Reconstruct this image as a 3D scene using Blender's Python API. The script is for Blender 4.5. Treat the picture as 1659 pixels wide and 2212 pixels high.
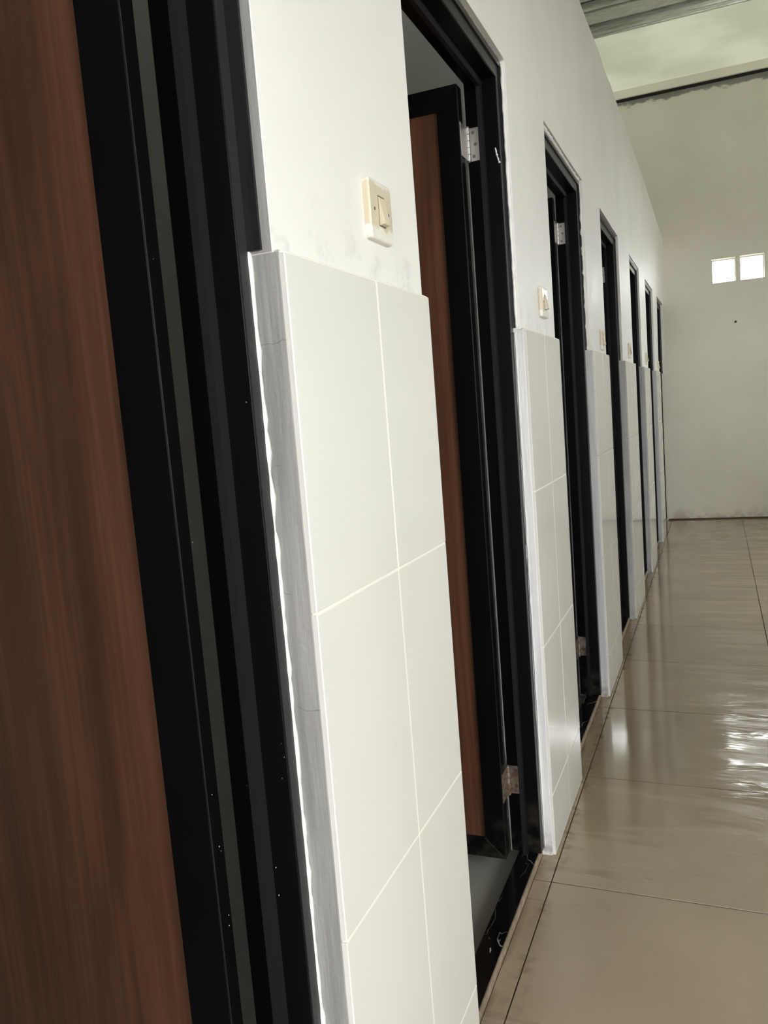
import bpy, bmesh, math, random
from mathutils import Matrix, Vector, noise

# ------------------------------------------------------------------ clear
for o in list(bpy.data.objects):
    bpy.data.objects.remove(o, do_unlink=True)
sc = bpy.context.scene
C = sc.collection
random.seed(7)

# ------------------------------------------------------------------ camera
F_PX, YAW, PITCH, ROLL = 1739.04, 0.3975359, -0.1181041, -0.0793925
CAM_X, CAM_Z = 0.42208, 1.18189
cam = bpy.data.cameras.new('camera')
cam.sensor_fit = 'VERTICAL'
cam.sensor_height = 36.0
cam.lens = F_PX * 36.0 / 2212.0
cam.clip_start = 0.01
cam_ob = bpy.data.objects.new('camera', cam)
C.objects.link(cam_ob)
_cy, _sy, _cp, _sp = math.cos(YAW), math.sin(YAW), math.cos(PITCH), math.sin(PITCH)
_f = Vector((-_sy * _cp, _cy * _cp, _sp))
_r = Vector((_cy, _sy, 0))
_u = _r.cross(_f)
_c, _s = math.cos(ROLL), math.sin(ROLL)
_r2 = _r * _c + _u * _s
_u2 = _u * _c - _r * _s
M = Matrix((_r2, _u2, -_f)).transposed().to_4x4()
M.translation = (CAM_X, 0.0, CAM_Z)
cam_ob.matrix_world = M
sc.camera = cam_ob

# ------------------------------------------------------------------ sky, exposure
world = bpy.data.worlds.new('overcast_sky')
sc.world = world
world.use_nodes = True
wb = world.node_tree.nodes['Background']
wb.inputs['Color'].default_value = (1.0, 0.99, 0.98, 1)
wb.inputs['Strength'].default_value = 12.0
sc.view_settings.view_transform = 'Standard'
sc.view_settings.look = 'None'
sc.view_settings.gamma = 1.0
sc.view_settings.use_curve_mapping = False
sc.view_settings.exposure = 0.20
sc.cycles.use_denoising = True
sc.cycles.max_bounces = 12
sc.cycles.diffuse_bounces = 8
sc.cycles.glossy_bounces = 6
sc.cycles.sample_clamp_indirect = 12.0

# layout of the daylight openings (wall axis, then the rectangle)
X_RIGHT = 3.0           # inner face of the right wall
Y_BACK = -2.6           # inner face of the wall behind the camera
Y_FAR = 7.96            # inner face of the far wall
X_CUB = -1.62           # back wall of the cubicles
Z_CEIL = 3.85
RIGHT_WINDOWS = [(-1.4, 0.9, 1.0, 2.4), (4.6, 6.4, 1.4, 2.4)]
BACK_DOOR = (0.1, 1.15, 0.0, 2.3)
FAR_WINDOWS = [(0.417, 0.613, 2.123, 2.328), (0.647, 0.842, 2.122, 2.330), (0.925, 1.12, 2.122, 2.330), (1.155, 1.35, 2.122, 2.330)]  # last two are out of view, added to widen the floor glare


def portal(loc, rot, sx, sy):
    l = bpy.data.lights.new('daylight_portal', 'AREA')
    l.shape = 'RECTANGLE'
    l.size, l.size_y = sx, sy
    l.cycles.is_portal = True
    o = bpy.data.objects.new('daylight_portal', l)
    o.location, o.rotation_euler = loc, rot
    C.objects.link(o)


for (a, b, c, d) in RIGHT_WINDOWS:
    portal((X_RIGHT + 0.16, (a + b) / 2, (c + d) / 2), (0, math.pi / 2, 0), d - c, b - a)
portal(((BACK_DOOR[0] + BACK_DOOR[1]) / 2, Y_BACK - 0.16, BACK_DOOR[3] / 2), (math.pi / 2, 0, math.pi), BACK_DOOR[1] - BACK_DOOR[0], BACK_DOOR[3])
portal((0.7, 7.15, Z_CEIL + 0.1), (0, 0, 0), 4.6, 1.1)
for (a, b, c, d) in FAR_WINDOWS:
    portal(((a + b) / 2, Y_FAR + 0.13, (c + d) / 2), (math.pi / 2, 0, 0), b - a, d - c)


# ------------------------------------------------------------------ material helpers
class Mat:
    def __init__(self, name, col=(0.8, 0.8, 0.8), rough=0.5, metal=0.0, spec=0.5):
        self.m = bpy.data.materials.new(name)
        self.m.use_nodes = True
        self.t = self.m.node_tree
        self.b = self.t.nodes['Principled BSDF']
        self.b.inputs['Base Color'].default_value = (*col, 1)
        self.b.inputs['Roughness'].default_value = rough
        self.b.inputs['Metallic'].default_value = metal
        self.b.inputs['Specular IOR Level'].default_value = spec

    def n(self, typ, **kw):
        nd = self.t.nodes.new('ShaderNode' + typ)
        for k, v in kw.items():
            if k in ('operation', 'blend_type', 'data_type', 'noise_dimensions', 'feature', 'wave_type', 'bands_direction', 'interpolation_type', 'distance'):
                setattr(nd, k, v)
            else:
                nd.inputs[k].default_value = v
        return nd

    def l(self, a, b):
        self.t.links.new(a, b)

    def coords(self, kind='world'):
        if kind == 'world':
            return self.n('NewGeometry').outputs['Position']
        return self.n('TexCoord').outputs['Object']

    def mapping(self, vec, scale=(1, 1, 1), loc=(0, 0, 0)):
        mp = self.n('Mapping')
        mp.inputs['Scale'].default_value = scale
        mp.inputs['Location'].default_value = loc
        self.l(vec, mp.inputs['Vector'])
        return mp.outputs['Vector']

    def noise(self, vec, scale, detail=4, rough=0.55, dist=0.0):
        nd = self.n('TexNoise', Scale=scale, Detail=detail, Roughness=rough, Distortion=dist)
        self.l(vec, nd.inputs['Vector'])
        return nd.outputs['Fac']

    def ramp(self, fac, lo, hi, a=0.0, b=1.0):
        mr = self.n('MapRange', interpolation_type='SMOOTHSTEP')
        mr.inputs['From Min'].default_value = lo
        mr.inputs['From Max'].default_value = hi
        mr.inputs['To Min'].default_value = a
        mr.inputs['To Max'].default_value = b
        self.l(fac, mr.inputs['Value'])
        return mr.outputs['Result']

    def math(self, op, a, b=None):
        nd = self.n('Math', operation=op)
        for i, v in enumerate((a, b)):
            if v is None:
                continue
            if isinstance(v, (int, float)):
                nd.inputs[i].default_value = v
            else:
                self.l(v, nd.inputs[i])
        return nd.outputs[0]

    def mix(self, fac, a, b):
        nd = self.n('Mix', data_type='RGBA')
        for s, v in ((nd.inputs[0], fac), (nd.inputs[6], a), (nd.inputs[7], b)):
            if isinstance(v, (int, float)):
                s.default_value = v
            elif isinstance(v, tuple):
                s.default_value = (*v, 1)
            else:
                self.l(v, s)
        return nd.outputs[2]

    def color(self, out):
        self.l(out, self.b.inputs['Base Color'])

    def rough(self, out):
        self.l(out, self.b.inputs['Roughness'])

    def bump(self, h, strength=0.3, dist=0.01):
        nd = self.n('Bump', Strength=strength)
        nd.inputs['Distance'].default_value = dist
        self.l(h, nd.inputs['Height'])
        self.l(nd.outputs[0], self.b.inputs['Normal'])

    def sep(self, vec):
        nd = self.n('SeparateXYZ')
        self.l(vec, nd.inputs[0])
        return nd.outputs


def mat_plaster():
    k = Mat('white_plaster', rough=0.6, spec=0.35)
    p = k.coords()
    s = k.sep(p)
    n1 = k.noise(p, 2.2, 5)
    c = k.mix(k.ramp(n1, 0.3, 0.7), (0.81, 0.805, 0.785), (0.86, 0.855, 0.84))
    # grey smudges above the dado
    sm = k.math('MULTIPLY', k.ramp(s[2], 1.36, 1.47, 1, 0), k.ramp(k.noise(p, 16, 6, 0.65), 0.48, 0.72))
    c = k.mix(k.math('MULTIPLY', sm, 0.5), c, (0.45, 0.44, 0.42))
    sp = k.ramp(k.noise(p, 30, 5, 0.7), 0.74, 0.8)
    c = k.mix(k.math('MULTIPLY', sp, 0.25), c, (0.5, 0.48, 0.44))
    k.color(c)
    # brushed, partly glossy paint
    k.rough(k.ramp(k.noise(k.mapping(p, (1, 6, 0.8)), 5, 4), 0.35, 0.7, 0.42, 0.55))
    k.bump(k.math('ADD', k.noise(p, 9, 4), k.math('MULTIPLY', k.noise(p, 120, 3), 0.15)), 0.25, 0.006)
    return k.m


def mat_far_plaster():
    k = Mat('far_wall_plaster', rough=0.7, spec=0.3)
    p = k.coords()
    s = k.sep(p)
    c = k.mix(k.ramp(k.noise(p, 1.6, 6, 0.6), 0.3, 0.7), (0.78, 0.745, 0.66), (0.84, 0.81, 0.73))
    # unpainted, water-stained strip along the top of the wall
    wob = k.math('MULTIPLY', k.noise(k.mapping(p, (3, 1, 6)), 2.0, 5), 0.16)
    top = k.ramp(k.math('ADD', s[2], wob), 3.835, 3.855)
    c = k.mix(top, c, (0.30, 0.30, 0.28))
    # splash dirt just above the floor
    low = k.math('MULTIPLY', k.ramp(s[2], 0.0, 0.16, 1, 0), k.ramp(k.noise(p, 12, 5), 0.4, 0.65))
    c = k.mix(k.math('MULTIPLY', low, 0.55), c, (0.33, 0.28, 0.2))
    k.color(c)
    k.bump(k.noise(p, 7, 5), 0.3, 0.01)
    return k.m


def mat_cement(name, c1, c2, cracks=False):
    k = Mat(name, rough=0.75, spec=0.3)
    p = k.coords()
    st = k.mapping(p, (30, 30, 2.0))
    c = k.mix(k.ramp(k.noise(st, 1.6, 6, 0.6), 0.32, 0.68), c1, c2)
    dz = k.sep(p)[2]
    dirt = k.math('MULTIPLY', k.ramp(dz, 0.0, 0.09, 1, 0), k.ramp(k.noise(p, 45, 5), 0.35, 0.6))
    c = k.mix(k.math('MULTIPLY', dirt, 0.6), c, (0.2, 0.16, 0.11))
    # hairline cracks
    if cracks:
        w = k.math('ADD', k.math('MULTIPLY', k.sep(p)[2], 7.3), k.math('MULTIPLY', k.noise(p, 14, 3), 0.5))
        w = k.math('ABSOLUTE', k.math('SUBTRACT', k.math('FRACT', w), 0.5))
        cr = k.math('MULTIPLY', k.ramp(w, 0.0, 0.006, 1, 0), k.ramp(k.noise(k.mapping(p, (1, 1, 4), (0, 0, 3.3)), 6, 2), 0.47, 0.55))
        c = k.mix(k.math('MULTIPLY', cr, 0.7), c, (0.08, 0.08, 0.08))
    k.color(c)
    k.bump(k.math('ADD', k.noise(st, 2.5, 5), k.math('MULTIPLY', k.noise(p, 150, 3), 0.3)), 0.45, 0.004)
    return k.m


def mat_wall_tile():
    k = Mat('glazed_white_tile', rough=0.07, spec=0.5)
    p = k.coords()
    c = k.mix(k.ramp(k.noise(p, 1.8, 4), 0.35, 0.7), (0.74, 0.74, 0.715), (0.78, 0.775, 0.755))
    k.color(c)
    k.rough(k.ramp(k.noise(p, 3.0, 4), 0.3, 0.7, 0.05, 0.12))
    k.bump(k.noise(p, 5, 2), 0.04, 0.01)
    return k.m


def mat_floor_tile():
    k = Mat('wet_beige_tile', rough=0.2, spec=1.0)
    p = k.coords()
    s = k.sep(p)
    c = k.mix(k.ramp(k.noise(p, 2.5, 6, 0.6), 0.3, 0.7), (0.385, 0.305, 0.214), (0.45, 0.36, 0.257))
    # brown dirt along the joints and the riser
    dx = k.math('ABSOLUTE', k.math('SUBTRACT', s[0], 0.011))
    d1 = k.math('MULTIPLY', k.ramp(dx, 0.0, 0.035, 1, 0), k.ramp(k.noise(p, 22, 6, 0.65), 0.45, 0.68))
    d2 = k.math('MULTIPLY', k.ramp(s[0], -0.036, -0.014, 1, 0), k.ramp(k.noise(k.mapping(p, (1, 0.5, 1)), 26, 6), 0.36, 0.6))
    c = k.mix(k.math('MULTIPLY', k.math('MAXIMUM', d1, d2), 0.65), c, (0.13, 0.085, 0.035))
    spk = k.math('MULTIPLY', k.ramp(k.noise(p, 60, 3, 0.6), 0.73, 0.78), k.ramp(s[0], 0.25, 0.05, 0, 1))
    c = k.mix(k.math('MULTIPLY', spk, 0.7), c, (0.06, 0.045, 0.03))
    # water film: nearly mirror smooth along the doors, long swept tongues across the corridor beyond the first joint
    tong = k.noise(k.mapping(p, (1.1, 9.0, 1), (0.3, 0, 0)), 1.25, 5, 0.55, 0.35)
    amt = k.math('ADD', k.ramp(s[1], 1.75, 2.6, -0.34, 0.03), k.ramp(s[0], 0.20, 0.42, 0.16, 0.0))
    wet = k.ramp(k.math('ADD', tong, amt), 0.47, 0.54)
    dry = k.ramp(s[1], 1.6, 2.6, 0.30, 0.22)
    r_ = k.n('Mix', data_type='FLOAT')
    k.l(wet, r_.inputs[0])
    k.l(dry, r_.inputs[2])
    r_.inputs[3].default_value = 0.10
    k.rough(r_.outputs[0])
    # soaked tile is a shade darker than dry tile
    soak = k.n('Mix', data_type='RGBA', blend_type='MULTIPLY')
    k.l(k.math('MULTIPLY', k.math('ADD', k.ramp(s[1], 1.75, 2.3, 0, 0.6), k.math('MULTIPLY', wet, 0.4)), 1.0), soak.inputs[0])
    k.l(c, soak.inputs[6])
    soak.inputs[7].default_value = (0.80, 0.79, 0.76, 1)
    k.color(soak.outputs[2])
    # standing water, rippled, in the middle of the corridor
    pool = k.math('MULTIPLY', k.ramp(s[0], 0.18, 0.45), k.math('MULTIPLY', k.ramp(s[1], 1.9, 2.2), k.ramp(s[1], 4.4, 3.0, 0, 1)))
    rip = k.noise(k.mapping(p, (1.3, 3.2, 1)), 3.4, 3, 0.5, 0.5)
    fine = k.noise(k.mapping(p, (1.0, 2.2, 1)), 14.0, 2, 0.5, 0.3)
    h = k.math('MULTIPLY', k.math('ADD', rip, k.math('MULTIPLY', fine, 0.09)), k.math('ADD', k.math('MULTIPLY', pool, 0.9), 0.04))
    k.bump(h, 0.38, 0.010)
    return k.m


def mat_wood():
    k = Mat('brown_wood_laminate', rough=0.38, spec=0.4)
    p = k.coords('obj')
    g = k.mapping(p, (14, 14, 0.8))
    n1 = k.noise(g, 1.3, 5, 0.6, 1.3)
    n2 = k.noise(k.mapping(p, (110, 110, 1.6)), 1.0, 4, 0.6, 0.25)
    c = k.mix(k.ramp(n1, 0.32, 0.68), (0.115, 0.047, 0.026), (0.195, 0.084, 0.047))
    c = k.mix(k.math('MULTIPLY', k.ramp(n2, 0.40, 0.60, 1, 0), 0.35), c, (0.065, 0.026, 0.015))
    k.color(c)
    k.bump(n2, 0.08, 0.002)
    return k.m


def mat_black():
    k = Mat('black_aluminium', (0.003, 0.003, 0.0035), 0.30, 0.0, 0.12)
    p = k.coords()
    z = k.sep(p)[2]
    d = k.math('MULTIPLY', k.ramp(z, 0.02, 0.20, 1, 0), k.ramp(k.noise(p, 18, 5, 0.6), 0.40, 0.78))
    scr = k.ramp(k.noise(k.mapping(p, (60, 60, 3)), 2.0, 4, 0.6), 0.72, 0.8)
    c = k.mix(k.math('MULTIPLY', d, 0.40), (0.003, 0.003, 0.0035), (0.15, 0.125, 0.095))
    c = k.mix(k.math('MULTIPLY', scr, 0.12), c, (0.06, 0.06, 0.07))
    k.color(c)
    k.rough(k.ramp(d, 0, 1, 0.34, 0.7))
    return k.m


def mat_granite():
    k = Mat('black_granite', rough=0.12)
    p = k.coords()
    w = k.noise(k.mapping(p, (9, 3.2, 1), (1.7, 0.4, 0)), 1.0, 3, 0.5, 1.2)
    vein = k.ramp(k.math('ABSOLUTE', k.math('SUBTRACT', w, 0.5)), 0.0, 0.006, 1, 0)
    vein = k.math('MULTIPLY', vein, k.ramp(k.noise(p, 8, 3), 0.42, 0.6))
    spot = k.ramp(k.noise(p, 55, 2), 0.75, 0.78)
    c = k.mix(k.math('MAXIMUM', vein, k.math('MULTIPLY', spot, 0.6)), (0.006, 0.006, 0.007), (0.5, 0.5, 0.5))
    k.color(c)
    return k.m


def mat_steel(name, rust=0.0):
    k = Mat(name, (0.62, 0.60, 0.58), 0.34, 0.85)
    if rust:
        p = k.coords()
        f = k.ramp(k.noise(p, 55, 5), 0.42, 0.62)
        k.color(k.mix(k.math('MULTIPLY', f, rust), (0.36, 0.32, 0.28), (0.20, 0.10, 0.045)))
        k.rough(k.ramp(f, 0, 1, 0.4, 0.8))
    else:
        k.bump(k.noise(k.coords(), 300, 2), 0.06, 0.001)
    return k.m


def mat_switch():
    k = Mat('cream_plastic', (0.62, 0.555, 0.42), 0.3)
    p = k.coords('obj')
    z = k.sep(p)[2]
    wob = k.math('MULTIPLY', k.noise(k.mapping(p, (1, 1.6, 1)), 45, 5), 0.024)
    low = k.ramp(k.math('ADD', z, wob), -0.010, -0.014)
    up = k.math('MULTIPLY', k.ramp(k.math('SUBTRACT', z, wob), 0.0205, 0.0235), 0.8)
    f = k.math('MULTIPLY', k.math('MAXIMUM', low, up), k.ramp(k.noise(p, 150, 5, 0.7), 0.25, 0.5, 0.35, 0.85))
    k.color(k.mix(f, (0.62, 0.555, 0.42), (0.80, 0.79, 0.75)))
    k.rough(k.ramp(f, 0, 1, 0.28, 0.7))
    return k.m


def mat_metal_deck():
    k = Mat('galvanised_sheet', (0.55, 0.60, 0.56), 0.36, 0.75)
    p = k.coords()
    f = k.ramp(k.noise(k.mapping(p, (3, 60, 60)), 1.5, 5), 0.35, 0.65)
    k.color(k.mix(f, (0.66, 0.70, 0.66), (0.76, 0.80, 0.76)))
    k.rough(k.ramp(f, 0, 1, 0.34, 0.24))
    return k.m


def mat_green_panel():
    """translucent fibreglass roof sheet: daylight from above seeps through it"""
    k = Mat('translucent_green_sheet')
    p = k.coords()
    f = k.ramp(k.noise(p, 1.8, 4), 0.35, 0.65)
    tr = k.n('BsdfTranslucent')
    df = k.n('BsdfDiffuse')
    k.l(k.mix(f, (0.142, 0.144, 0.126), (0.160, 0.162, 0.144)), tr.inputs[0])
    k.l(k.mix(f, (0.40, 0.42, 0.35), (0.46, 0.48, 0.41)), df.inputs[0])
    ad = k.n('AddShader')
    k.l(tr.outputs[0], ad.inputs[0])
    k.l(df.outputs[0], ad.inputs[1])
    k.l(ad.outputs[0], k.t.nodes['Material Output'].inputs[0])
    return k.m


def mat_glass():
    m = bpy.data.materials.new('clear_glass')
    m.use_nodes = True
    t = m.node_tree
    t.nodes.clear()
    out = t.nodes.new('ShaderNodeOutputMaterial')
    mx = t.nodes.new('ShaderNodeMixShader')
    tr = t.nodes.new('ShaderNodeBsdfTransparent')
    tr.inputs[0].default_value = (0.96, 0.98, 0.97, 1)
    gl = t.nodes.new('ShaderNodeBsdfGlossy')
    gl.inputs['Roughness'].default_value = 0.02
    fr = t.nodes.new('ShaderNodeFresnel')
    fr.inputs[0].default_value = 1.3
    t.links.new(fr.outputs[0], mx.inputs[0])
    t.links.new(tr.outputs[0], mx.inputs[1])
    t.links.new(gl.outputs[0], mx.inputs[2])
    t.links.new(mx.outputs[0], out.inputs[0])
    return m


PLASTER = mat_plaster()
FARP = mat_far_plaster()
CEMENT = mat_cement('bare_cement', (0.25, 0.25, 0.248), (0.37, 0.37, 0.365), True)
WHITEWASH = mat_cement('whitewashed_cement', (0.70, 0.70, 0.73), (0.82, 0.82, 0.83))
LILAC = mat_cement('thinly_painted_cement', (0.48, 0.49, 0.53), (0.62, 0.63, 0.65))
WTILE = mat_wall_tile()
GROUT = Mat('cream_grout', (0.86, 0.84, 0.77), 0.6).m
GROUT_THIN = Mat('grey_grout', (0.42, 0.42, 0.39), 0.6).m
FTILE = mat_floor_tile()
FGROUT = Mat('dirty_floor_grout', (0.085, 0.068, 0.045), 0.9, 0.0, 0.1).m
WOOD = mat_wood()
BLACK = mat_black()
SEAL = Mat('black_sealant', (0.012, 0.012, 0.015), 0.25).m
STOPM = Mat('dark_grey_rubber_stop', (0.012, 0.012, 0.015), 0.45, 0.0, 0.25).m
FRONTM = Mat('lit_black_frame_face', (0.020, 0.020, 0.022), 0.42).m  # lighter than the other frame faces: light on the front put into the colour
GRANITE = mat_granite()
RISER = mat_cement('beige_riser', (0.32, 0.25, 0.18), (0.42, 0.33, 0.25))
STEEL = mat_steel('brushed_steel')
RUSTY = mat_steel('rusty_steel', 0.75)
SCREW = Mat('dull_screw_steel', (0.25, 0.24, 0.23), 0.4, 0.8).m
PAINT = Mat('white_paint', (0.86, 0.86, 0.85), 0.45).m
SWITCH = mat_switch()
ROCKER = Mat('cream_rocker_plastic', (0.66, 0.595, 0.46), 0.28).m
DARKHOLE = Mat('dark_recess_shade', (0.10, 0.08, 0.05), 0.6).m  # dark colour for the shade in screw holes and around the rocker
DECK = mat_metal_deck()
GREEN = mat_green_panel()
BOARD = Mat('beige_fascia_board', (0.86, 0.82, 0.75), 0.7).m
DARKGAP = Mat('dark_gap_strip', (0.03, 0.03, 0.025), 0.5).m
CUBW = Mat('grey_cubicle_plaster', (0.80, 0.815, 0.80), 0.75).m
CUBF = Mat('grey_cubicle_floor', (0.36, 0.355, 0.33), 0.4).m
GLASS = mat_glass()
GROUND = Mat('outdoor_concrete', (0.35, 0.34, 0.32), 0.8).m
WFRAME = Mat('white_window_frame', (0.75, 0.75, 0.73), 0.5).m


# ------------------------------------------------------------------ mesh helpers
def mesh(name, bm, mat, parent=None, smooth=False):
    bmesh.ops.recalc_face_normals(bm, faces=bm.faces)
    me = bpy.data.meshes.new(name)
    bm.to_mesh(me)
    bm.free()
    for m in (mat if isinstance(mat, (list, tuple)) else [mat]):
        me.materials.append(m)
    if smooth:
        for p in me.polygons:
            p.use_smooth = True
    return link(name, me, parent)


def link(name, me, parent=None, loc=None):
    o = bpy.data.objects.new(name, me)
    C.objects.link(o)
    if parent is not None:
        o.parent = parent
    if loc is not None:
        o.location = loc
    return o


def empty(name, loc=(0, 0, 0), parent=None):
    o = bpy.data.objects.new(name, None)
    o.empty_display_size = 0.1
    C.objects.link(o)
    o.location = loc
    if parent is not None:
        o.parent = parent
    return o


def box(bm, x0, x1, y0, y1, z0, z1, mi=0):
    vs = [bm.verts.new((x, y, z)) for x in (x0, x1) for y in (y0, y1) for z in (z0, z1)]
    fs = [(0, 1, 3, 2), (4, 6, 7, 5), (0, 4, 5, 1), (2, 3, 7, 6), (0, 2, 6, 4), (1, 5, 7, 3)]
    for f in fs:
        bm.faces.new([vs[i] for i in f]).material_index = mi
    return vs


def boxbm(*a):
    bm = bmesh.new()
    box(bm, *a)
    return bm


def bevel(bm, w, seg=2):
    bmesh.ops.bevel(bm, geom=list(bm.edges), offset=w, segments=seg, profile=0.5, affect='EDGES', clamp_overlap=True)
    return bm


def bbox(name, x0, x1, y0, y1, z0, z1, mat, parent=None, bev=0.0, seg=2):
    bm = boxbm(x0, x1, y0, y1, z0, z1)
    if bev:
        bevel(bm, bev, seg)
    return mesh(name, bm, mat, parent)


def cyl(bm, p, axis, r, h, n=14):
    m = Vector((0, 0, 1)).rotation_difference(Vector(axis)).to_matrix().to_4x4()
    m.translation = p
    bmesh.ops.create_cone(bm, cap_ends=True, segments=n, radius1=r, radius2=r, depth=h, matrix=m)
    return bm


def prism(bm, pts, axis, a, b):
    """extrude a 2-D polygon along axis (0=x,1=y,2=z) from a to b"""
    def v(p, t):
        q = list(p)
        q.insert(axis, t)
        return bm.verts.new(q)
    A = [v(p, a) for p in pts]
    B = [v(p, b) for p in pts]
    bm.faces.new(A)
    bm.faces.new(B[::-1])
    for i in range(len(pts)):
        j = (i + 1) % len(pts)
        bm.faces.new([A[i], A[j], B[j], B[i]])
    return bm


def structure(o, label=None):
    o['kind'] = 'structure'
    if label:
        o['label'] = label
    return o


def thing(o, label, cat, group=None):
    o['label'] = label
    o['category'] = cat
    if group:
        o['group'] = group
    return o


# ------------------------------------------------------------------ dimensions read from the photograph
ZT = 1.366                                  # top of the tiled dado
PIERS = [(-0.41, 0.062, 0.25), (0.787, 1.262, 0.2557), (1.9855, 2.447, 0.2337), (3.180, 3.664, 0.25),
         (4.367, 4.93, 0.25), (5.562, 6.045, 0.25), (6.752, 7.20, 0.25)]
PLASTER_R = [0.062, 1.270, 2.452, 3.67, 4.94, 6.05, 7.21]
XP = -0.014                                 # plaster face
XI = -0.12                                  # inner face of the partition
ZL = 1.989                                  # plaster lintel over the doorways
Z_TOP = 2.68                                # top of the partition
OPEN = [(PLASTER_R[i], PIERS[i + 1][0]) for i in range(6)] + [(PLASTER_R[6], 7.958)]
XF = [-0.0435, -0.0321, -0.0335, -0.036, -0.036, -0.036, -0.036]    # frame fronts

# ------------------------------------------------------------------ outside ground and floor
g = mesh('ground', boxbm(-30, 30, -30, 40, -0.35, -0.25), GROUND)
structure(g)
floor = structure(bbox('floor', -0.0352, X_RIGHT + 0.3, Y_BACK - 0.3, Y_FAR + 0.1, -0.2, -0.002, FGROUT))
xs = [-0.0352, 0.010] + [0.612 + 0.6 * i for i in range(4)] + [X_RIGHT]
xs = [x for x in xs if x <= X_RIGHT]
ys = [1.867 + 0.6 * i for i in range(-8, 11)]
ys = [Y_BACK] + [y for y in ys if Y_BACK < y < Y_FAR] + [Y_FAR]
J = 0.0015
tile_cache = {}
for i in range(len(xs) - 1):
    for j in range(len(ys) - 1):
        w, h = round(xs[i + 1] - xs[i] - 2 * J, 4), round(ys[j + 1] - ys[j] - 2 * J, 4)
        if (w, h) not in tile_cache:
            bm = boxbm(0, w, 0, h, -0.009, 0)
            top = [e for e in bm.edges if all(v.co.z > -0.001 for v in e.verts)]
            bmesh.ops.bevel(bm, geom=top, offset=0.0006, segments=2, profile=0.5, affect='EDGES')
            me = bpy.data.meshes.new('floor_tile')
            bmesh.ops.recalc_face_normals(bm, faces=bm.faces)
            bm.to_mesh(me)
            bm.free()
            me.materials.append(FTILE)
            me.materials.append(FGROUT)
            for pl in me.polygons:
                if pl.normal.z < 0.2:
                    pl.material_index = 1
            tile_cache[(w, h)] = me
        link('floor_tile', tile_cache[(w, h)], floor, (xs[i] + J, ys[j] + J, random.uniform(-0.0004, 0.0)))

# cubicle floors, one slab
cf = structure(bbox('floor_cubicles', X_CUB - 0.1, -0.09, Y_BACK, Y_FAR, -0.2, -0.012, CUBF))

# ------------------------------------------------------------------ the partition wall (plaster above the dado)
yb = sorted(set([Y_BACK] + [v for o in OPEN for v in o] + [Y_FAR] +
                [Y_BACK + k * 0.12 for k in range(1, 88) if all(abs(Y_BACK + k * 0.12 - v) > 0.03 for o in OPEN for v in o)]))
zb = [0.0, ZT, ZL, 2.2, 2.4, 2.55, Z_TOP]


def solid(y, z):
    if y < PIERS[0][0]:
        return True
    if z < ZT:
        return False
    if z > ZL:
        return True
    return not any(a < y < b for a, b in OPEN)


def wall_x(y, z):
    """slight unevenness of the hand-laid plaster, leaning a little at the far end"""
    e = max(0.0, (y - 5.6) / 2.36) ** 2 * max(0.0, (z - 1.7) / 0.9)
    return XP + 0.0012 * noise.noise(Vector((0, y * 3, z * 3))) + 0.034 * e


def top_z(y):
    return Z_TOP + 0.012 * noise.noise(Vector((3.1, y * 4.5, 0))) + 0.006 * noise.noise(Vector((8.1, y * 15, 0))) + 0.03 * math.sin((y - 3.0) * 0.62) - 0.13 * max(0.0, (y - 6.2) / 1.76) ** 1.3


bm = bmesh.new()
vc = {}


def wv(side, y, z):
    key = (side, round(y, 5), round(z, 5))
    if key not in vc:
        zz = top_z(y) if z == Z_TOP else z
        if z == ZL and y > 0:
            zz += 0.003 * noise.noise(Vector((1.7, y * 22, 0)))
        vc[key] = bm.verts.new((wall_x(y, zz) if side else XI, y, zz))
    return vc[key]


cells = {}
for i in range(len(yb) - 1):
    for k in range(len(zb) - 1):
        cells[i, k] = solid((yb[i] + yb[i + 1]) / 2, (zb[k] + zb[k + 1]) / 2)
for (i, k), s in cells.items():
    if not s:
        continue
    y0, y1, z0, z1 = yb[i], yb[i + 1], zb[k], zb[k + 1]
    bm.faces.new([wv(1, y0, z0), wv(1, y1, z0), wv(1, y1, z1), wv(1, y0, z1)])
    bm.faces.new([wv(0, y0, z0), wv(0, y0, z1), wv(0, y1, z1), wv(0, y1, z0)])
    if not cells.get((i - 1, k), False):
        f = bm.faces.new([wv(1, y0, z0), wv(1, y0, z1), wv(0, y0, z1), wv(0, y0, z0)])
        f.material_index = 1 if abs(y0 - PIERS[1][0]) < 0.01 else 0
    if not cells.get((i + 1, k), False):
        bm.faces.new([wv(1, y1, z0), wv(0, y1, z0), wv(0, y1, z1), wv(1, y1, z1)])
    if not cells.get((i, k - 1), False):
        bm.faces.new([wv(1, y0, z0), wv(0, y0, z0), wv(0, y1, z0), wv(1, y1, z0)])
    if not cells.get((i, k + 1), False):
        bm.faces.new([wv(1, y0, z1), wv(1, y1, z1), wv(0, y1, z1), wv(0, y0, z1)])
bmesh.ops.recalc_face_normals(bm, faces=bm.faces)
sharp = [e for e in bm.edges if len(e.link_faces) == 2 and e.link_faces[0].normal.angle(e.link_faces[1].normal) > 1.0]
bmesh.ops.bevel(bm, geom=sharp, offset=0.003, segments=2, profile=0.5, affect='EDGES', clamp_overlap=True)
wall_left = structure(mesh('wall_left', bm, [PLASTER, CEMENT]))

# piers below: mortar cores, tiles, grout
ROWS = [(ZT - 0.4, ZT), (ZT - 0.8, ZT - 0.4), (ZT - 1.2, ZT - 0.8), (0.003, ZT - 1.2)]
wt_cache = {}


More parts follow.
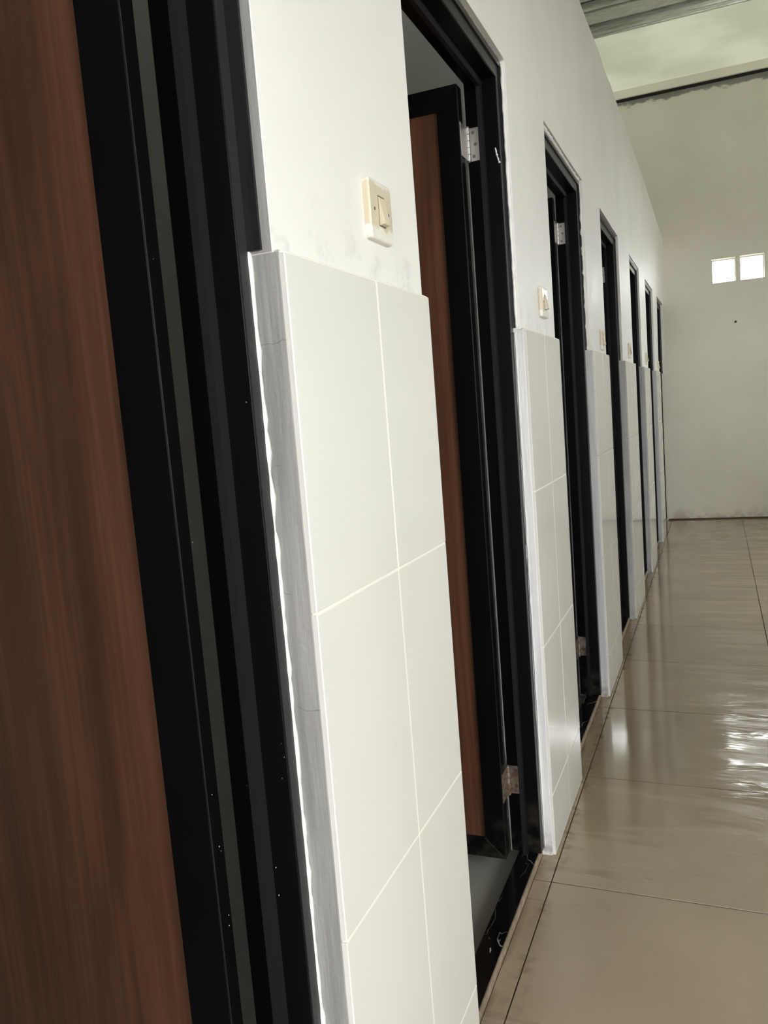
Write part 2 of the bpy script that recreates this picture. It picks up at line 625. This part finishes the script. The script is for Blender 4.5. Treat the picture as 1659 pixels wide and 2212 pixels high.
def wall_tile(y0, y1, z0, z1):
    g_ = 0.0013
    w, h = round(y1 - y0 - 2 * g_, 4), round(z1 - z0 - 2 * g_, 4)
    if (w, h) not in wt_cache:
        bm = boxbm(-0.008, 0, 0, w, 0, h)
        fr = [e for e in bm.edges if all(v.co.x > -0.001 for v in e.verts)]
        bmesh.ops.bevel(bm, geom=fr, offset=0.0012, segments=2, profile=0.5, affect='EDGES')
        bmesh.ops.recalc_face_normals(bm, faces=bm.faces)
        me = bpy.data.meshes.new('wall_tile')
        bm.to_mesh(me)
        bm.free()
        me.materials.append(WTILE)
        wt_cache[(w, h)] = me
    link('wall_tile', wt_cache[(w, h)], wall_left, (random.uniform(-0.0004, 0.0002), y0 + g_, z0 + g_))


def core_mesh(i, yl, yr):
    """rough mortar core of a pier below the dado line, its near edge trowelled unevenly"""
    bm = bmesh.new()
    nz = 40
    prof = []
    for k in range(nz + 1):
        z = ZT * k / nz
        d = 0.0012 * noise.noise(Vector((i * 3.3, z * 9, 0))) + 0.0008 * noise.noise(Vector((i * 3.3, z * 31, 2)))
        prof.append([bm.verts.new(p) for p in (
            (-0.0075, yl + 0.0004, z), (-0.0085, yl + 0.0 + d * 0.3, z), (-0.028, yl + d, z), (XI, yl + d * 0.6, z),
            (XI, yr - 0.001, z), (-0.0075, yr - 0.001, z))])
    for k in range(nz):
        a, b = prof[k], prof[k + 1]
        for q in range(6):
            r = (q + 1) % 6
            bm.faces.new([a[q], a[r], b[r], b[q]])
    bm.faces.new(prof[0][::-1])
    bm.faces.new(prof[-1])
    return bm


def bead(name, p0, p1, w, jit, mat, parent, n=40, seed=0, out=(1, 0, 0)):
    """an uneven bead of paint or mortar laid along a line; w = half width, lifted towards out"""
    bm = bmesh.new()
    p0, p1, out = Vector(p0), Vector(p1), Vector(out)
    t = (p1 - p0).normalized()
    side = t.cross(out).normalized()
    rings = []
    for k in range(n + 1):
        c = p0.lerp(p1, k / n)
        ww = w * (1 + jit * noise.noise(Vector((seed * 5.1, k * 0.45, 0))) + 0.5 * jit * noise.noise(Vector((seed * 5.1, k * 1.3, 4))))
        ww = max(ww, w * 0.12)
        c = c + side * (w * 0.35 * jit * noise.noise(Vector((seed * 2.7, k * 0.3, 9))))
        rings.append([bm.verts.new(c + q) for q in (side * ww - out * 0.001, side * ww * 0.4 + out * ww * 0.35, -side * ww * 0.4 + out * ww * 0.35, -side * ww - out * 0.001)])
    for k in range(n):
        for q in range(4):
            r = (q + 1) % 4
            bm.faces.new([rings[k][q], rings[k][r], rings[k + 1][r], rings[k + 1][q]])
    bm.faces.new(rings[0])
    bm.faces.new(rings[-1][::-1])
    return mesh(name, bm, mat, parent, smooth=True)


for i, (yl, yr, first) in enumerate(PIERS):
    core_mat = CEMENT if i <= 1 else WHITEWASH if i == 2 else LILAC
    mesh('mortar_core', core_mesh(i, yl, yr), core_mat, wall_left)
    # grout bed just behind the tile faces
    bbox('grout_bed', -0.0080, -0.0006, yl + 0.003, yr - 0.003, 0.002, ZT - 0.001, GROUT if i < 3 else GROUT_THIN, wall_left)
    cuts = [yl, yl + first, yr]
    for (z0, z1) in ROWS:
        for a, b in zip(cuts, cuts[1:]):
            wall_tile(a, b, z0, z1)
    # ledge of cream mortar along the top of the dado
    bead('mortar_ledge', (-0.0065, yl + 0.002, ZT), (-0.0065, yr - 0.002, ZT), 0.0062, 0.35, GROUT, wall_left, 50, i, (0.3, 0, 1))

# painted bead where pier meets the frame
bead('paint_bead', (-0.0425, 0.7845, 0.0), (-0.0425, 0.7845, 1.376), 0.0034, 0.9, PAINT, wall_left, 110, 21, (0.45, -1, 0))
bead('paint_bead', (-0.0265, 1.984, 0.02), (-0.0265, 1.984, 1.36), 0.0030, 0.8, WHITEWASH, wall_left, 70, 22, (0.45, -1, 0))
bead('paint_bead', (-0.0220, 1.9835, 1.37), (-0.0220, 1.9835, 1.98), 0.0040, 0.9, PAINT, wall_left, 60, 23, (0.45, -1, 0))
bead('paint_bead', (-0.0230, 3.178, 1.37), (-0.0230, 3.178, 1.98), 0.0048, 1.1, PAINT, wall_left, 60, 24, (0.45, -1, 0))
for i in (1, 2, 4, 5):
    a, b = OPEN[i]
    bead('paint_bead', (-0.026, a + 0.02, ZL - 0.002), (-0.026, b - 0.01, ZL - 0.002), 0.007 if i > 1 else 0.003, 1.0, PAINT if i > 1 else CEMENT, wall_left, 60, 30 + i, (0.6, 0, -1))

# ------------------------------------------------------------------ doors
LEAF_TOP, LEAF_BOT = 1.925, 0.028
HEAD_BOT = 1.945
FD = 0.0775               # frame depth


def make_hinge(parent, xf, yj, zc, mat):
    h = mesh('hinge', bevel(boxbm(xf - 0.0725, xf - 0.0475, yj - 0.0018, yj, zc - 0.038, zc + 0.038), 0.0004, 1), mat, parent)
    mesh('leaf_plate', bevel(boxbm(xf - 0.0765, xf - 0.0745, yj - 0.062, yj - 0.008, zc - 0.038, zc + 0.038), 0.0004, 1), mat, h)
    for k in range(5):
        z = zc - 0.038 + 0.0152 * (k + 0.5)
        bm = cyl(bmesh.new(), (xf - 0.0735, yj - 0.0062, z), (0, 0, 1), 0.0056, 0.0136, 16)
        mesh('knuckle', bm, mat, h, smooth=False)
    mesh('pin', cyl(bmesh.new(), (xf - 0.0735, yj - 0.0062, zc), (0, 0, 1), 0.0036, 0.082, 12), SCREW, h)
    for dz, dx in ((-0.027, 0.0), (0.0, 0.005), (0.027, 0.0)):
        bm = cyl(bmesh.new(), (xf - 0.062 + dx, yj - 0.0018, zc + dz), (0, 1, 0), 0.0042, 0.0012, 14)
        cyl(bm, (xf - 0.062 + dx, yj - 0.0025, zc + dz), (0, 1, 0), 0.0024, 0.001, 10)
        mesh('screw', bm, SCREW, h)
    return h


DOOR_LABELS = ['black framed doorway with brown wood-look leaf standing open, largest and nearest in the row',
               'second black framed doorway, brown leaf opened inward and two steel hinges showing',
               'third black framed doorway, chipped plaster lintel and bright steel hinge above',
               'fourth black framed doorway in the row, its head frame catching light',
               'fifth black framed doorway in the row along the corridor',
               'sixth black framed doorway in the row, second from the end wall',
               'last black framed doorway, narrow sliver against the end wall']
for i, (ya, yb_) in enumerate(OPEN):
    xf = XF[i]
    xb = xf - (FD + 0.004 if i == 0 else FD)
    fr = 0.022 if i == 0 else 0.028
    yj = yb_ - fr                       # inner face of the hinge jamb
    ya_in = ya + 0.028
    d = structure(empty('door_%d' % (i + 1), (0, 0, 0)), DOOR_LABELS[i])
    # frame: jambs and head in black aluminium, a satin front face coloured lighter for the light on it, a stop bead, sealant to the wall
    zs = 0.017
    bbox('jamb', xb, xf - 0.0004, yj, yb_ - 0.0005, zs, HEAD_BOT + 0.032, BLACK, d, 0.0012)
    bbox('jamb', xb, xf - 0.0004, ya + 0.0005, ya_in, zs, HEAD_BOT + 0.032, BLACK, d, 0.0012)
    bbox('frame_head', xb, xf - 0.0004, ya_in, yj, HEAD_BOT, HEAD_BOT + 0.032, BLACK, d, 0.0012)
    bm = bmesh.new()
    box(bm, xf - 0.0004, xf + 0.0008, yj + 0.0012, yb_ - 0.001, zs, HEAD_BOT + 0.03)
    box(bm, xf - 0.0004, xf + 0.0008, ya + 0.001, ya_in - 0.0012, zs, HEAD_BOT + 0.03)
    box(bm, xf - 0.0004, xf + 0.0008, ya_in - 0.001, yj + 0.0012, HEAD_BOT + 0.0012, HEAD_BOT + 0.03)
    mesh('front_face', bm, FRONTM, d)
    bm = bmesh.new()
    s0, s1, sp = xf - 0.0445, xf - 0.034, 0.017
    box(bm, s0, s1, yj - sp, yj + 0.0005, zs, HEAD_BOT)
    box(bm, s0, s1, ya_in - 0.0005, ya_in + sp, zs, HEAD_BOT)
    box(bm, s0, s1, ya_in + sp, yj - sp, HEAD_BOT - sp, HEAD_BOT + 0.0005)
    mesh('door_stop', bm, [STOPM], d)
    # sealant between frame and plaster, above the dado and along the lintel
    xw = XP - 0.012
    if xf < xw - 0.003:
        bm = bmesh.new()
        box(bm, xf, xw, yb_ - 0.0045, yb_ - 0.0005, ZT + 0.004, ZL - 0.003)
        box(bm, xf, xw, ya + 0.001, yb_ - 0.0045, ZL - 0.016, ZL - 0.003)
        mesh('sealant', bm, SEAL, d)
    # leaf, standing open at a right angle into the cubicle
    y0, y1 = (yj - 0.052, yj - 0.028) if i == 0 else (yj - 0.067, yj - 0.031)
    xe = xf - (0.0795 if i == 0 else 0.0765)
    STILE = 0.057 if i == 0 else 0.052
    L = (yj - ya_in) - 0.012
    xt = xe - L
    leaf = mesh('leaf', boxbm(xt + STILE, xe - STILE, y0 + 0.007, y1 - 0.007, LEAF_BOT + STILE, LEAF_TOP - STILE), WOOD, d)
    # mitred rails and stiles with a small groove at the panel
    for nm, pts in (('stile', [(xe, LEAF_BOT), (xe, LEAF_TOP), (xe - STILE, LEAF_TOP - STILE), (xe - STILE, LEAF_BOT + STILE)]),
                    ('stile', [(xt, LEAF_BOT), (xt + STILE, LEAF_BOT + STILE), (xt + STILE, LEAF_TOP - STILE), (xt, LEAF_TOP)]),
                    ('rail', [(xe - 0.0006, LEAF_TOP), (xt + 0.0006, LEAF_TOP), (xt + STILE + 0.0004, LEAF_TOP - STILE), (xe - STILE - 0.0004, LEAF_TOP - STILE)]),
                    ('rail', [(xe - 0.0006, LEAF_BOT), (xe - STILE - 0.0004, LEAF_BOT + STILE), (xt + STILE + 0.0004, LEAF_BOT + STILE), (xt + 0.0006, LEAF_BOT)])):
        bm = prism(bmesh.new(), pts, 1, y0, y1)
        bmesh.ops.recalc_face_normals(bm, faces=bm.faces)
        bevel(bm, 0.0007, 1)
        mesh(nm, bm, BLACK, leaf)
    # thin flange on the hinge edge of the leaf
    mesh('leaf_flange', bevel(boxbm(xe - 0.0006, xe + 0.0010, y0 + 0.0008, y0 + 0.0024, LEAF_BOT, LEAF_TOP), 0.0004, 1), STOPM, leaf)
    # lever handle with plate near the free edge
    hx = xt + 0.026
    bm = bevel(boxbm(hx - 0.016, hx + 0.016, y0 - 0.004, y0, 0.93, 1.10), 0.002, 2)
    cyl(bm, (hx, y0 - 0.022, 1.06), (0, 1, 0), 0.008, 0.04, 14)
    box(bm, hx - 0.008, hx + 0.105, y0 - 0.046, y0 - 0.034, 1.052, 1.068)
    mesh('lever_handle', bm, STEEL, leaf)
    make_hinge(d, xf, yj, 1.805, STEEL)
    make_hinge(d, xf, yj, 0.2155, RUSTY if i in (1, 2) else STEEL)
    # granite threshold with its beige riser
    mesh('threshold', bevel(boxbm(-0.091, -0.0405, ya - 0.02, yb_ + 0.02, -0.05, 0.0165), 0.0008, 1), GRANITE, d)
    mesh('riser', bevel(boxbm(-0.0405, -0.0352, ya - 0.01, yb_ + 0.01, -0.02, 0.0172), 0.0012, 1), RISER, d)

# paint splashes on the frames
d1 = bpy.data.objects['door_1']
d2 = bpy.data.objects['door_2']


def splash(parent, pts, w, seed):
    """a run of white paint on the frame"""
    for a, b in zip(pts, pts[1:]):
        bead('paint_drip', a, b, w, 0.7, PAINT, parent, 8, seed, (0, -1, 0))


splash(d2, [(XF[1] - 0.010, 1.9565, 1.788), (XF[1] - 0.007, 1.9565, 1.770), (XF[1] - 0.002, 1.9565, 1.752)], 0.0022, 3)
random.seed(11)
bm = bmesh.new()
for k in range(16):
    z = random.choice([random.uniform(0.6, 0.82), random.uniform(0.5, 1.5)])
    x = XF[0] - random.uniform(0.003, 0.07)
    onleaf = k % 2 == 0
    if onleaf:
        p = (XF[0] - 0.0755, 0.713 + random.uniform(0.006, 0.024), z)
    else:
        p = (x, 0.7648, z)
    r = random.uniform(0.0003, 0.0007)
    bmesh.ops.create_icosphere(bm, subdivisions=1, radius=r, matrix=Matrix.Translation(p) @ Matrix.Diagonal((1, 1, 1.5, 1)))
o = mesh('water_drops', bm, Mat('water_drop', (0.7, 0.7, 0.7), 0.05).m, d1)
o['kind'] = 'stuff'

# ------------------------------------------------------------------ light switches
SW = [(1.093, 1.466, 'cream rocker light switch smeared with whitewash, on the pier beside the open brown leaf'),
      (2.272, 1.456, 'cream light switch on the white pier between the second and third doorways'),
      (3.52, 1.424, 'light switch on the pier between third and fourth doorways, under a brushed paint patch'),
      (4.68, 1.432, 'small light switch on the pier between fourth and fifth doorways'),
      (5.87, 1.430, 'small light switch on the pier between fifth and sixth doorways'),
      (7.08, 1.412, 'small light switch on the pier between sixth and last doorways')]


def plate_mesh():
    bm = boxbm(0, 0.010, -0.041, 0.041, -0.041, 0.041)
    vert = [e for e in bm.edges if abs(e.verts[0].co.y - e.verts[1].co.y) < 1e-6 and abs(e.verts[0].co.z - e.verts[1].co.z) < 1e-6]
    bmesh.ops.bevel(bm, geom=vert, offset=0.006, segments=4, profile=0.5, affect='EDGES')
    fr = [e for e in bm.edges if all(v.co.x > 0.009 for v in e.verts)]
    bmesh.ops.bevel(bm, geom=fr, offset=0.0045, segments=3, profile=0.6, affect='EDGES')
    return bm


s0 = thing(empty('light_switch'), SW[0][2], 'light switch', 'light switches along the corridor')
mesh('plate', plate_mesh(), SWITCH, s0)
bm = prism(bmesh.new(), [(0.009, 0.0195), (0.0108, 0.0190), (0.0185, -0.0165), (0.0175, -0.0185), (0.009, -0.0200)], 1, -0.0105, 0.0105)
bmesh.ops.recalc_face_normals(bm, faces=bm.faces)
mesh('rocker', bevel(bm, 0.0007, 2), ROCKER, s0)
mesh('rocker_gap', boxbm(0.0095, 0.0103, -0.0115, 0.0115, -0.0212, 0.0208), DARKHOLE, s0)
for sy in (-1, 1):
    bm = cyl(bmesh.new(), (0.0100, sy * 0.0255, 0.0), (1, 0, 0), 0.0024, 0.0008, 14)  # flat dark disk in place of a shaded screw hole
    mesh('screw', bm, DARKHOLE, s0)
s0.location = (XP, SW[0][0], SW[0][1])
for (y, z, lab) in SW[1:]:
    c = s0.copy()
    C.objects.link(c)
    c.location = (wall_x(y, z) + 0.0005, y, z)
    c['label'] = lab
    for ch in list(s0.children):
        q = ch.copy()
        C.objects.link(q)
        q.parent = c

# ------------------------------------------------------------------ far wall with two block windows in view and two added out of view, nail
def wall_with_holes(bm, u0, u1, w0, w1, holes, place, t):
    """flat wall of thickness t with rectangular holes; place(u, w, depth) -> xyz"""
    us = sorted(set([u0, u1] + [h[0] for h in holes] + [h[1] for h in holes]))
    ws = sorted(set([w0, w1] + [h[2] for h in holes] + [h[3] for h in holes]))
    for a, b in zip(us, us[1:]):
        for c, d in zip(ws, ws[1:]):
            mu, mw = (a + b) / 2, (c + d) / 2
            if any(h[0] < mu < h[1] and h[2] < mw < h[3] for h in holes):
                continue
            for dep in (0, t):
                bm.faces.new([bm.verts.new(place(*q, dep)) for q in ((a, c), (b, c), (b, d), (a, d))])
    rects = [(u0, u1, w0, w1)] + list(holes)
    for (a, b, c, d) in rects:
        ring = [(a, c), (b, c), (b, d), (a, d)]
        for k in range(4):
            p, q = ring[k], ring[(k + 1) % 4]
            bm.faces.new([bm.verts.new(place(*p, 0)), bm.verts.new(place(*q, 0)), bm.verts.new(place(*q, t)), bm.verts.new(place(*p, t))])
    bmesh.ops.remove_doubles(bm, verts=bm.verts, dist=1e-5)


bm = bmesh.new()
wall_with_holes(bm, X_CUB - 0.1, X_RIGHT + 0.15, -0.2, 3.81, FAR_WINDOWS, lambda u, w, d: (u, Y_FAR + d, w), 0.12)
wall_far = structure(mesh('wall_far', bm, FARP))
structure(bbox('trim_1', X_CUB - 0.1, X_RIGHT + 0.15, Y_FAR - 0.004, Y_FAR + 0.12, 3.812, 3.848, DARKGAP))  # dark strip standing in for the shaded gap above the wall
for k, (a, b, c, d) in enumerate(FAR_WINDOWS):
    w = structure(empty('window_%d' % (k + 1), ((a + b) / 2, Y_FAR + 0.09, (c + d) / 2)))
    hw, hh = (b - a) / 2, (d - c) / 2
    bm = bmesh.new()
    fw = 0.008
    for (p, q, r, s) in ((-hw, hw, -hh, -hh + fw), (-hw, hw, hh - fw, hh), (-hw, -hw + fw, -hh + fw, hh - fw), (hw - fw, hw, -hh + fw, hh - fw)):
        box(bm, p, q, -0.015, 0.015, r, s)
    mesh('window_frame', bm, WFRAME, w)
    mesh('pane', boxbm(-hw + fw, hw - fw, -0.003, 0.003, -hh + fw, hh - fw), GLASS, w)
bm = cyl(bmesh.new(), (0, -0.006, 0), (0, 1, 0), 0.0035, 0.012, 12)
cyl(bm, (0, -0.012, 0), (0, 1, 0), 0.010, 0.004, 14)
o = mesh('nail', bm, Mat('dark_iron', (0.03, 0.03, 0.028), 0.5).m)
o.location = (0.6014, Y_FAR, 1.766)
thing(o, 'dark nail driven into the end wall below the two small bright windows', 'nail')
# dirty joint at the foot of the far wall
structure(bbox('trim_2', -0.02, X_RIGHT, Y_FAR - 0.006, Y_FAR, -0.001, 0.012, FGROUT))

# ------------------------------------------------------------------ right and back walls (behind the camera), with daylight openings
bm = bmesh.new()
wall_with_holes(bm, Y_BACK - 0.15, Y_FAR, -0.2, Z_CEIL, RIGHT_WINDOWS, lambda u, w, d: (X_RIGHT + d, u, w), 0.15)
structure(mesh('wall_right', bm, PLASTER))
for k, (a, b, c, d) in enumerate(RIGHT_WINDOWS):
    w = structure(empty('window_%d' % (k + 1 + len(FAR_WINDOWS)), (X_RIGHT + 0.09, (a + b) / 2, (c + d) / 2)))
    hw, hh = (b - a) / 2, (d - c) / 2
    bm = bmesh.new()
    fw = 0.05
    for (p, q, r, s) in ((-hw, hw, -hh, -hh + fw), (-hw, hw, hh - fw, hh), (-hw, -hw + fw, -hh + fw, hh - fw), (hw - fw, hw, -hh + fw, hh - fw), (-0.025, 0.025, -hh + fw, hh - fw)):
        box(bm, -0.03, 0.03, p, q, r, s)
    mesh('window_frame', bm, WFRAME, w)
    for (p, q) in ((-hw + fw, -0.025), (0.025, hw - fw)):
        mesh('pane', boxbm(-0.003, 0.003, p, q, -hh + fw, hh - fw), GLASS, w)
bm = bmesh.new()
wall_with_holes(bm, X_CUB - 0.1, X_RIGHT, -0.2, Z_CEIL, [(BACK_DOOR[0], BACK_DOOR[1], -0.002, BACK_DOOR[3])], lambda u, w, d: (u, Y_BACK - d, w), 0.15)
structure(mesh('wall_back', bm, PLASTER))

# ------------------------------------------------------------------ cubicle walls
structure(bbox('wall_cubicle_back', X_CUB - 0.1, X_CUB, Y_BACK, Y_FAR, -0.2, Z_CEIL, CUBW))
for k, y in enumerate([-0.2, 1.02, 2.215, 3.42, 4.65, 5.80, 7.02]):
    bm = boxbm(X_CUB, XI, y - 0.045, y + 0.045, -0.1, 2.66)
    structure(mesh('wall_cubicle_side', bm, CUBW))

# ------------------------------------------------------------------ ceiling: fascia board, green board, galvanised deck
ceil = structure(bbox('ceiling', X_CUB - 0.1, X_RIGHT + 0.15, Y_BACK - 0.15, 6.58, Z_CEIL + 0.08, Z_CEIL + 0.14, CUBW))
bbox('ceiling_board', X_CUB - 0.1, X_RIGHT, 6.56, 7.93, Z_CEIL + 0.045, Z_CEIL + 0.065, GREEN, ceil, 0.002)
bbox('fascia_board', X_CUB - 0.1, X_RIGHT, 7.90, 7.925, Z_CEIL - 0.025, Z_CEIL + 0.0445, BOARD, ceil, 0.002)
bbox('wall_plate', X_CUB - 0.1, X_RIGHT, 7.935, Y_FAR + 0.12, Z_CEIL - 0.001, Z_CEIL + 0.08, DARKGAP, ceil)
# corrugated sheet, ribs running across the corridor, one sheet per width
prof = []
y = 6.60
PITCH_D = 0.62
first = [(0.0, 0.03), (0.0, 0.0), (0.022, -0.001), (0.026, 0.016), (0.044, 0.016), (0.050, 0.002), (0.075, -0.004), (0.105, -0.004),
         (0.130, 0.002), (0.142, 0.004), (0.145, 0.055), (0.168, 0.055), (0.170, 0.034), (0.205, 0.020), (0.345, 0.018), (0.348, 0.045),
         (0.360, 0.045), (0.362, 0.0), (0.372, -0.002), (0.440, -0.002), (0.448, 0.004), (0.452, 0.055), (0.476, 0.055), (0.479, 0.0),
         (0.500, -0.012), (0.525, -0.016), (0.550, -0.016), (0.575, -0.012), (0.596, 0.0), (0.600, 0.055)]
for k in range(15):
    for (dy, dz) in first:
        prof.append((y - dy, Z_CEIL + dz))
    y -= PITCH_D
bm = bmesh.new()
xa, xb2 = X_CUB - 0.1, X_RIGHT
rows = []
for (yy, zz) in prof:
    rows.append([bm.verts.new((x, yy, zz)) for x in (xa, xb2)])
    rows[-1] += [bm.verts.new((x, yy, zz + 0.002)) for x in (xb2, xa)]
for a, b in zip(rows, rows[1:]):
    for q in range(4):
        r = (q + 1) % 4
        bm.faces.new([a[q], a[r], b[r], b[q]])
mesh('metal_deck', bm, DECK, ceil)
